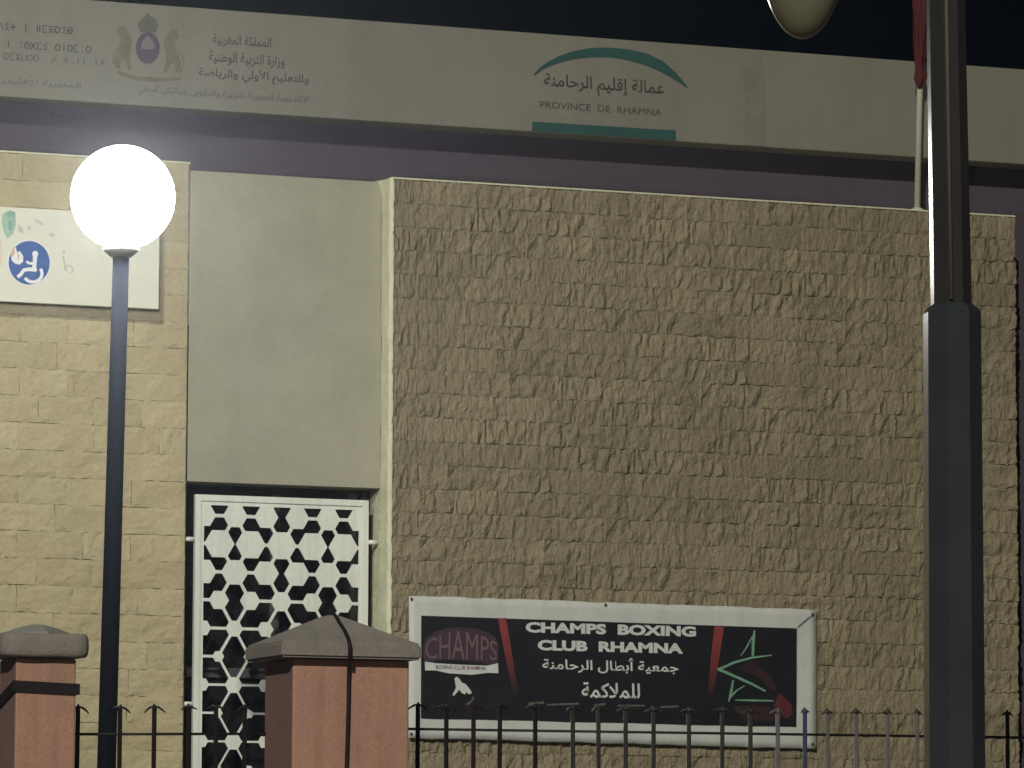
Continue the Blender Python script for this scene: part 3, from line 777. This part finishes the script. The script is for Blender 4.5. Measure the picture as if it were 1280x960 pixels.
# middle pillar
yf = YFN-.222; yb = yf+.235
xl, xr = at(365.5, 880, yf).x, at(511.5, 880, yf).x
zc0 = at(440, 824, yf-.03).z; zc1 = at(440, 804, yf-.03).z; za = at(421, 769.5, (yf+yb)/2).z
pm = thing('pillar', ((xl+xr)/2, (yf+yb)/2, 0), 'wide terracotta fence pillar with pyramid cap and black cable down its front', 'pillar', 'terracotta pillars of the fence')
pillar_body(None, pm, xl, xr, yf, yb, zc0, m_terra)
def cap(root, x0, x1, y0, y1, z0, z1, apex, m):
    bm = bmesh.new()
    lo = [bm.verts.new(p) for p in ((x0,y0,z0),(x1,y0,z0),(x1,y1,z0),(x0,y1,z0))]
    mi = [bm.verts.new(p) for p in ((x0,y0,z1),(x1,y0,z1),(x1,y1,z1),(x0,y1,z1))]
    ax, ay, az = apex; s = .02
    tp = [bm.verts.new(p) for p in ((ax-s,ay-s*.5,az),(ax+s,ay-s*.5,az),(ax+s,ay+s*.5,az),(ax-s,ay+s*.5,az))]
    bm.faces.new(lo[::-1]); bm.faces.new(tp)
    for A, B in ((lo, mi), (mi, tp)):
        for i in range(4): bm.faces.new((A[i], A[(i+1)%4], B[(i+1)%4], B[i]))
    bmesh.ops.bevel(bm, geom=list(bm.edges), offset=.006, segments=2, affect='EDGES')
    return from_bm('cap', bm, m, root)
cxl, cxr = at(353, 815, yf-.04).x, at(528, 815, yf-.04).x
cap(pm, cxl, cxr, yf-.04, yb+.045, zc0+.002, zc1, ((cxl+cxr)/2-.005, (yf+yb)/2, za), m_cap)
# cable over the cap
pts = []
for x, y, t in ((419,769,0),(424,778,.25),(431,789,.55),(436,800,.85),(437,806,1.02)):
    Yc = (yf+yb)/2*(1-t) + (yf-.04)*t - .012; pts.append(at(x, y, Yc))
pts.append(at(437.5, 812, yf-.049)); pts.append(at(437.3, 824, yf-.047)); pts.append(at(436.5, 832, yf-.012))
for x, y in ((436,850),(435.5,880),(434.5,920),(433,962),(434,1050),(435,1200)):
    pts.append(at(x, y, yf-.007))
cb = tube('cable', pts, px(2.6, pts[-1]), m_cable, None, 10)
tag(cb, 'thin black cable running over the pyramid cap and down the pillar', 'cable')
# left pillar, slimmer, with a flat rounded cap and a strap
xl2, xr2 = at(19, 880, yf).x, at(95, 880, yf).x; yb2 = yf+.16
zt2 = at(60, 822, yf-.03).z
pl = thing('pillar', ((xl2+xr2)/2, (yf+yb2)/2, 0), 'slim terracotta fence pillar with blunt rounded grey cap and dark strap', 'pillar', 'terracotta pillars of the fence')
pillar_body(None, pl, xl2, xr2, yf, yb2, zt2, m_terra)
c0, c1 = at(4, 810, yf-.035).x, at(115, 810, yf-.035).x
hc = px(30, Vector((xl2, yf, zt2))); bm = bmesh.new(); rings = []
for q in range(13):
    a = -math.pi/2+math.pi*q/12; ins = .016*(1-math.cos(a)**.55) if 0 < q < 12 else .018
    z = zt2+.002+hc*(.5+.5*math.copysign(abs(math.sin(a))**.7, a)); ring = []
    for k in range(48):
        th = 2*math.pi*(k+.5)/48; c_, s_ = math.cos(th), math.sin(th)
        hx, hy = (c1-c0)/2-ins, (yb2+.035-yf+.035)/2-ins
        e = (abs(c_)**9+abs(s_)**9)**(-1/9)
        p = Vector(((c0+c1)/2+hx*c_*e, (yf+yb2)/2+hy*s_*e, z))
        p.z += .0025*noise.noise(p*14); p.y += .002*noise.noise(p*20+Vector((5,5,5)))
        ring.append(bm.verts.new(p))
    rings.append(ring)
for a, b in zip(rings, rings[1:]):
    for k in range(48): bm.faces.new((a[k], a[(k+1)%48], b[(k+1)%48], b[k]))
bm.faces.new(rings[0][::-1]); bm.faces.new(rings[-1])
from_bm('cap', bm, m_cap, pl, True)
zk = zt2+.002+px(30, Vector((xl2, yf, zt2)))
lathe('cap_mound', ((c0+c1)/2+.005, (yf+yb2)/2, zk-.006), [(.105,0),(.095,.010),(.055,.024),(.022,.032),(.003,.034)], m_cap2, pl, 4, False)
zs = at(60, 858, yf).z
bm = bmesh.new()
e = .008; hh = .014
loop = [(xl2-e, yf-e, .0), (xr2+e, yf-e, -.006), (xr2+e, yb2+e, -.01), (xl2-e, yb2+e, -.045)]
inn = [(xl2+.0005, yf+.0005), (xr2-.0005, yf+.0005), (xr2-.0005, yb2-.0005), (xl2+.0005, yb2-.0005)]
vo = [[bm.verts.new((x, y, zs+d+s*hh)) for x, y, d in loop] for s in (-1, 1)]
vi = [[bm.verts.new((inn[i][0], inn[i][1], zs+loop[i][2]+s*hh)) for i in range(4)] for s in (-1, 1)]
for i in range(4):
    j = (i+1) % 4
    bm.faces.new((vo[0][i], vo[0][j], vo[1][j], vo[1][i])); bm.faces.new((vo[1][i], vo[1][j], vi[1][j], vi[1][i])); bm.faces.new((vi[0][i], vi[0][j], vo[0][j], vo[0][i]))
from_bm('strap', bm, m_strap, pl)

# picket prototype: bar with two drooping wings as its tip (sub-part)
def tip_mesh(w, drop):
    bm = bmesh.new()
    for s in (-1, 1):
        pts = [(0,0,.006),(s*w*.35,0,.004),(s*w*.7,0,-drop*.35),(s*w,0,-drop)]
        bm_tube(bm, pts, [.0056,.0046,.0036,.0018], 8)
    bm_tube(bm, [(0,0,-.012),(0,0,.004),(0,0,.018)], [.0068,.0068,.002], 10)
    bmesh.ops.recalc_face_normals(bm, faces=bm.faces)
    me = bpy.data.meshes.new('tip'); bm.to_mesh(me); bm.free()
    for p in me.polygons: p.use_smooth = True
    return me
def bar_mesh(h, r):
    bm = bmesh.new(); bm_tube(bm, [(0,0,-h),(0,0,0)], r, 12)
    bmesh.ops.recalc_face_normals(bm, faces=bm.faces)
    me = bpy.data.meshes.new('picket'); bm.to_mesh(me); bm.free()
    for p in me.polygons: p.use_smooth = True
    return me
tips = [tip_mesh(.030, .016), tip_mesh(.026, .008), tip_mesh(.031, .020)]
tips_s = [tip_mesh(.017, .010), tip_mesh(.015, .006)]
def fence(label, xs, ytop, rail_y, x_end, mats, loc, rail_m, plinth_to):
    f = thing('metal_fence', loc, label, 'fence', 'metal fence panels between the pillars')
    rnd = random.Random(5); cache = {}
    for i, x in enumerate(xs):
        yt = ytop[0]+(ytop[1]-ytop[0])*(x-xs[0])/max(1, xs[-1]-xs[0]) + rnd.uniform(-1, 1)
        p = at(x, yt, YFN); mm = mats(x)
        key = ('b', mm.name)
        if key not in cache:
            b = bar_mesh(2.6, .0064); b.materials.append(mm); cache[key] = b
        o = bpy.data.objects.new('picket', cache[key]); COL.objects.link(o); o.parent = f
        o.location = p; o.scale = (1, 1, (p.z-PLZ)/2.6); o.rotation_euler = (rnd.uniform(-.004,.004), rnd.uniform(-.005,.007), 0)
        if mm in (m_flareb, m_flarep): o['label'] = 'blue picket' if mm is m_flareb else 'pale blue-grey picket'  # labels of the two pickets with the painted lens flare tint
        if mm is m_rust: o['label'] = 'dark rust red picket'
        src = rnd.choice(tips if x < 980 else tips_s); k2 = (src.name, mm.name)
        if k2 not in cache:
            t_ = src.copy(); t_.materials.clear(); t_.materials.append(mm if mm not in (m_ironlit,) else m_ironm); cache[k2] = t_
        t = bpy.data.objects.new('tip', cache[k2]); COL.objects.link(t); t.parent = o; t.rotation_euler = (0, rnd.uniform(-.15,.15), rnd.uniform(-.4,.4))
    a, b = at(x_end[0], rail_y[0], YFN), at(x_end[1], rail_y[1], YFN)
    for dz in (0, -1.15):
        tube('rail', [(a.x, YFN, a.z+dz), (b.x, YFN, b.z+dz)], .0038, rail_m, f, 10)
    box('plinth', a.x, b.x, YFN-.09, YFN+.09, 0, PLZ, m_cap, f, bevel=.01)
    return f
def mats_r(x):
    if 588 < x < 597: return m_rust
    if x < 650: return m_iron
    if 968 < x < 976: return m_flarep  # these two carry the painted lens flare tint
    if 1002 < x < 1010: return m_flareb
    if x > 1020: return m_ironlit
    return m_ironm if x > 690 else m_iron  # pickets grow paler to the right, caught light put into their colour
fence('short black metal fence panel between the slim and the wide pillar', [97.5,150,193,236,270,306], (885,885), (917.8,917.2), (90, 362), lambda x: m_iron, at(200, 960, YFN)*Vector((1,1,0)) if False else Vector((at(200,960,YFN).x, YFN, 0)), m_iron, None)
xs_r = [522.5,558,592,625,669,716,748,782,817,861,903,938,972,1006,1034,1070,1109,1146,1183,1221,1259,1296,1334]
fence('long metal fence panel with hooked picket tips in front of the banner', xs_r, (882.5,894), (911,924), (500, 1420), mats_r, Vector((at(900,960,YFN).x, YFN, 0)), m_iron, None)

# ------------------------------------------------------------------ put each thing's origin at its base
for o in list(COL.objects):
    if o.type == 'EMPTY' and 'base' in o.keys():
        b = Vector(o['base']); del o['base']
        o.location = b
        for c in COL.objects:
            if c.parent is o: c.location = c.location - b

# ------------------------------------------------------------------ added for the globe lamp's glow: thin haze
hm = bpy.data.materials.new('haze'); hm.use_nodes = True; ht = hm.node_tree; ht.nodes.clear()
pv = ht.nodes.new('ShaderNodeVolumePrincipled'); pv.inputs['Color'].default_value = (.78,.87,1,1)
pv.inputs['Density'].default_value = GLOW_HAZE; pv.inputs['Anisotropy'].default_value = .88
ho = ht.nodes.new('ShaderNodeOutputMaterial'); ht.links.new(pv.outputs[0], ho.inputs['Volume'])
hz = box('haze', -16, 14, -24, 9, -1, 8.5, hm); hz['kind'] = 'stuff'  # added volume for the globe lamp's glow
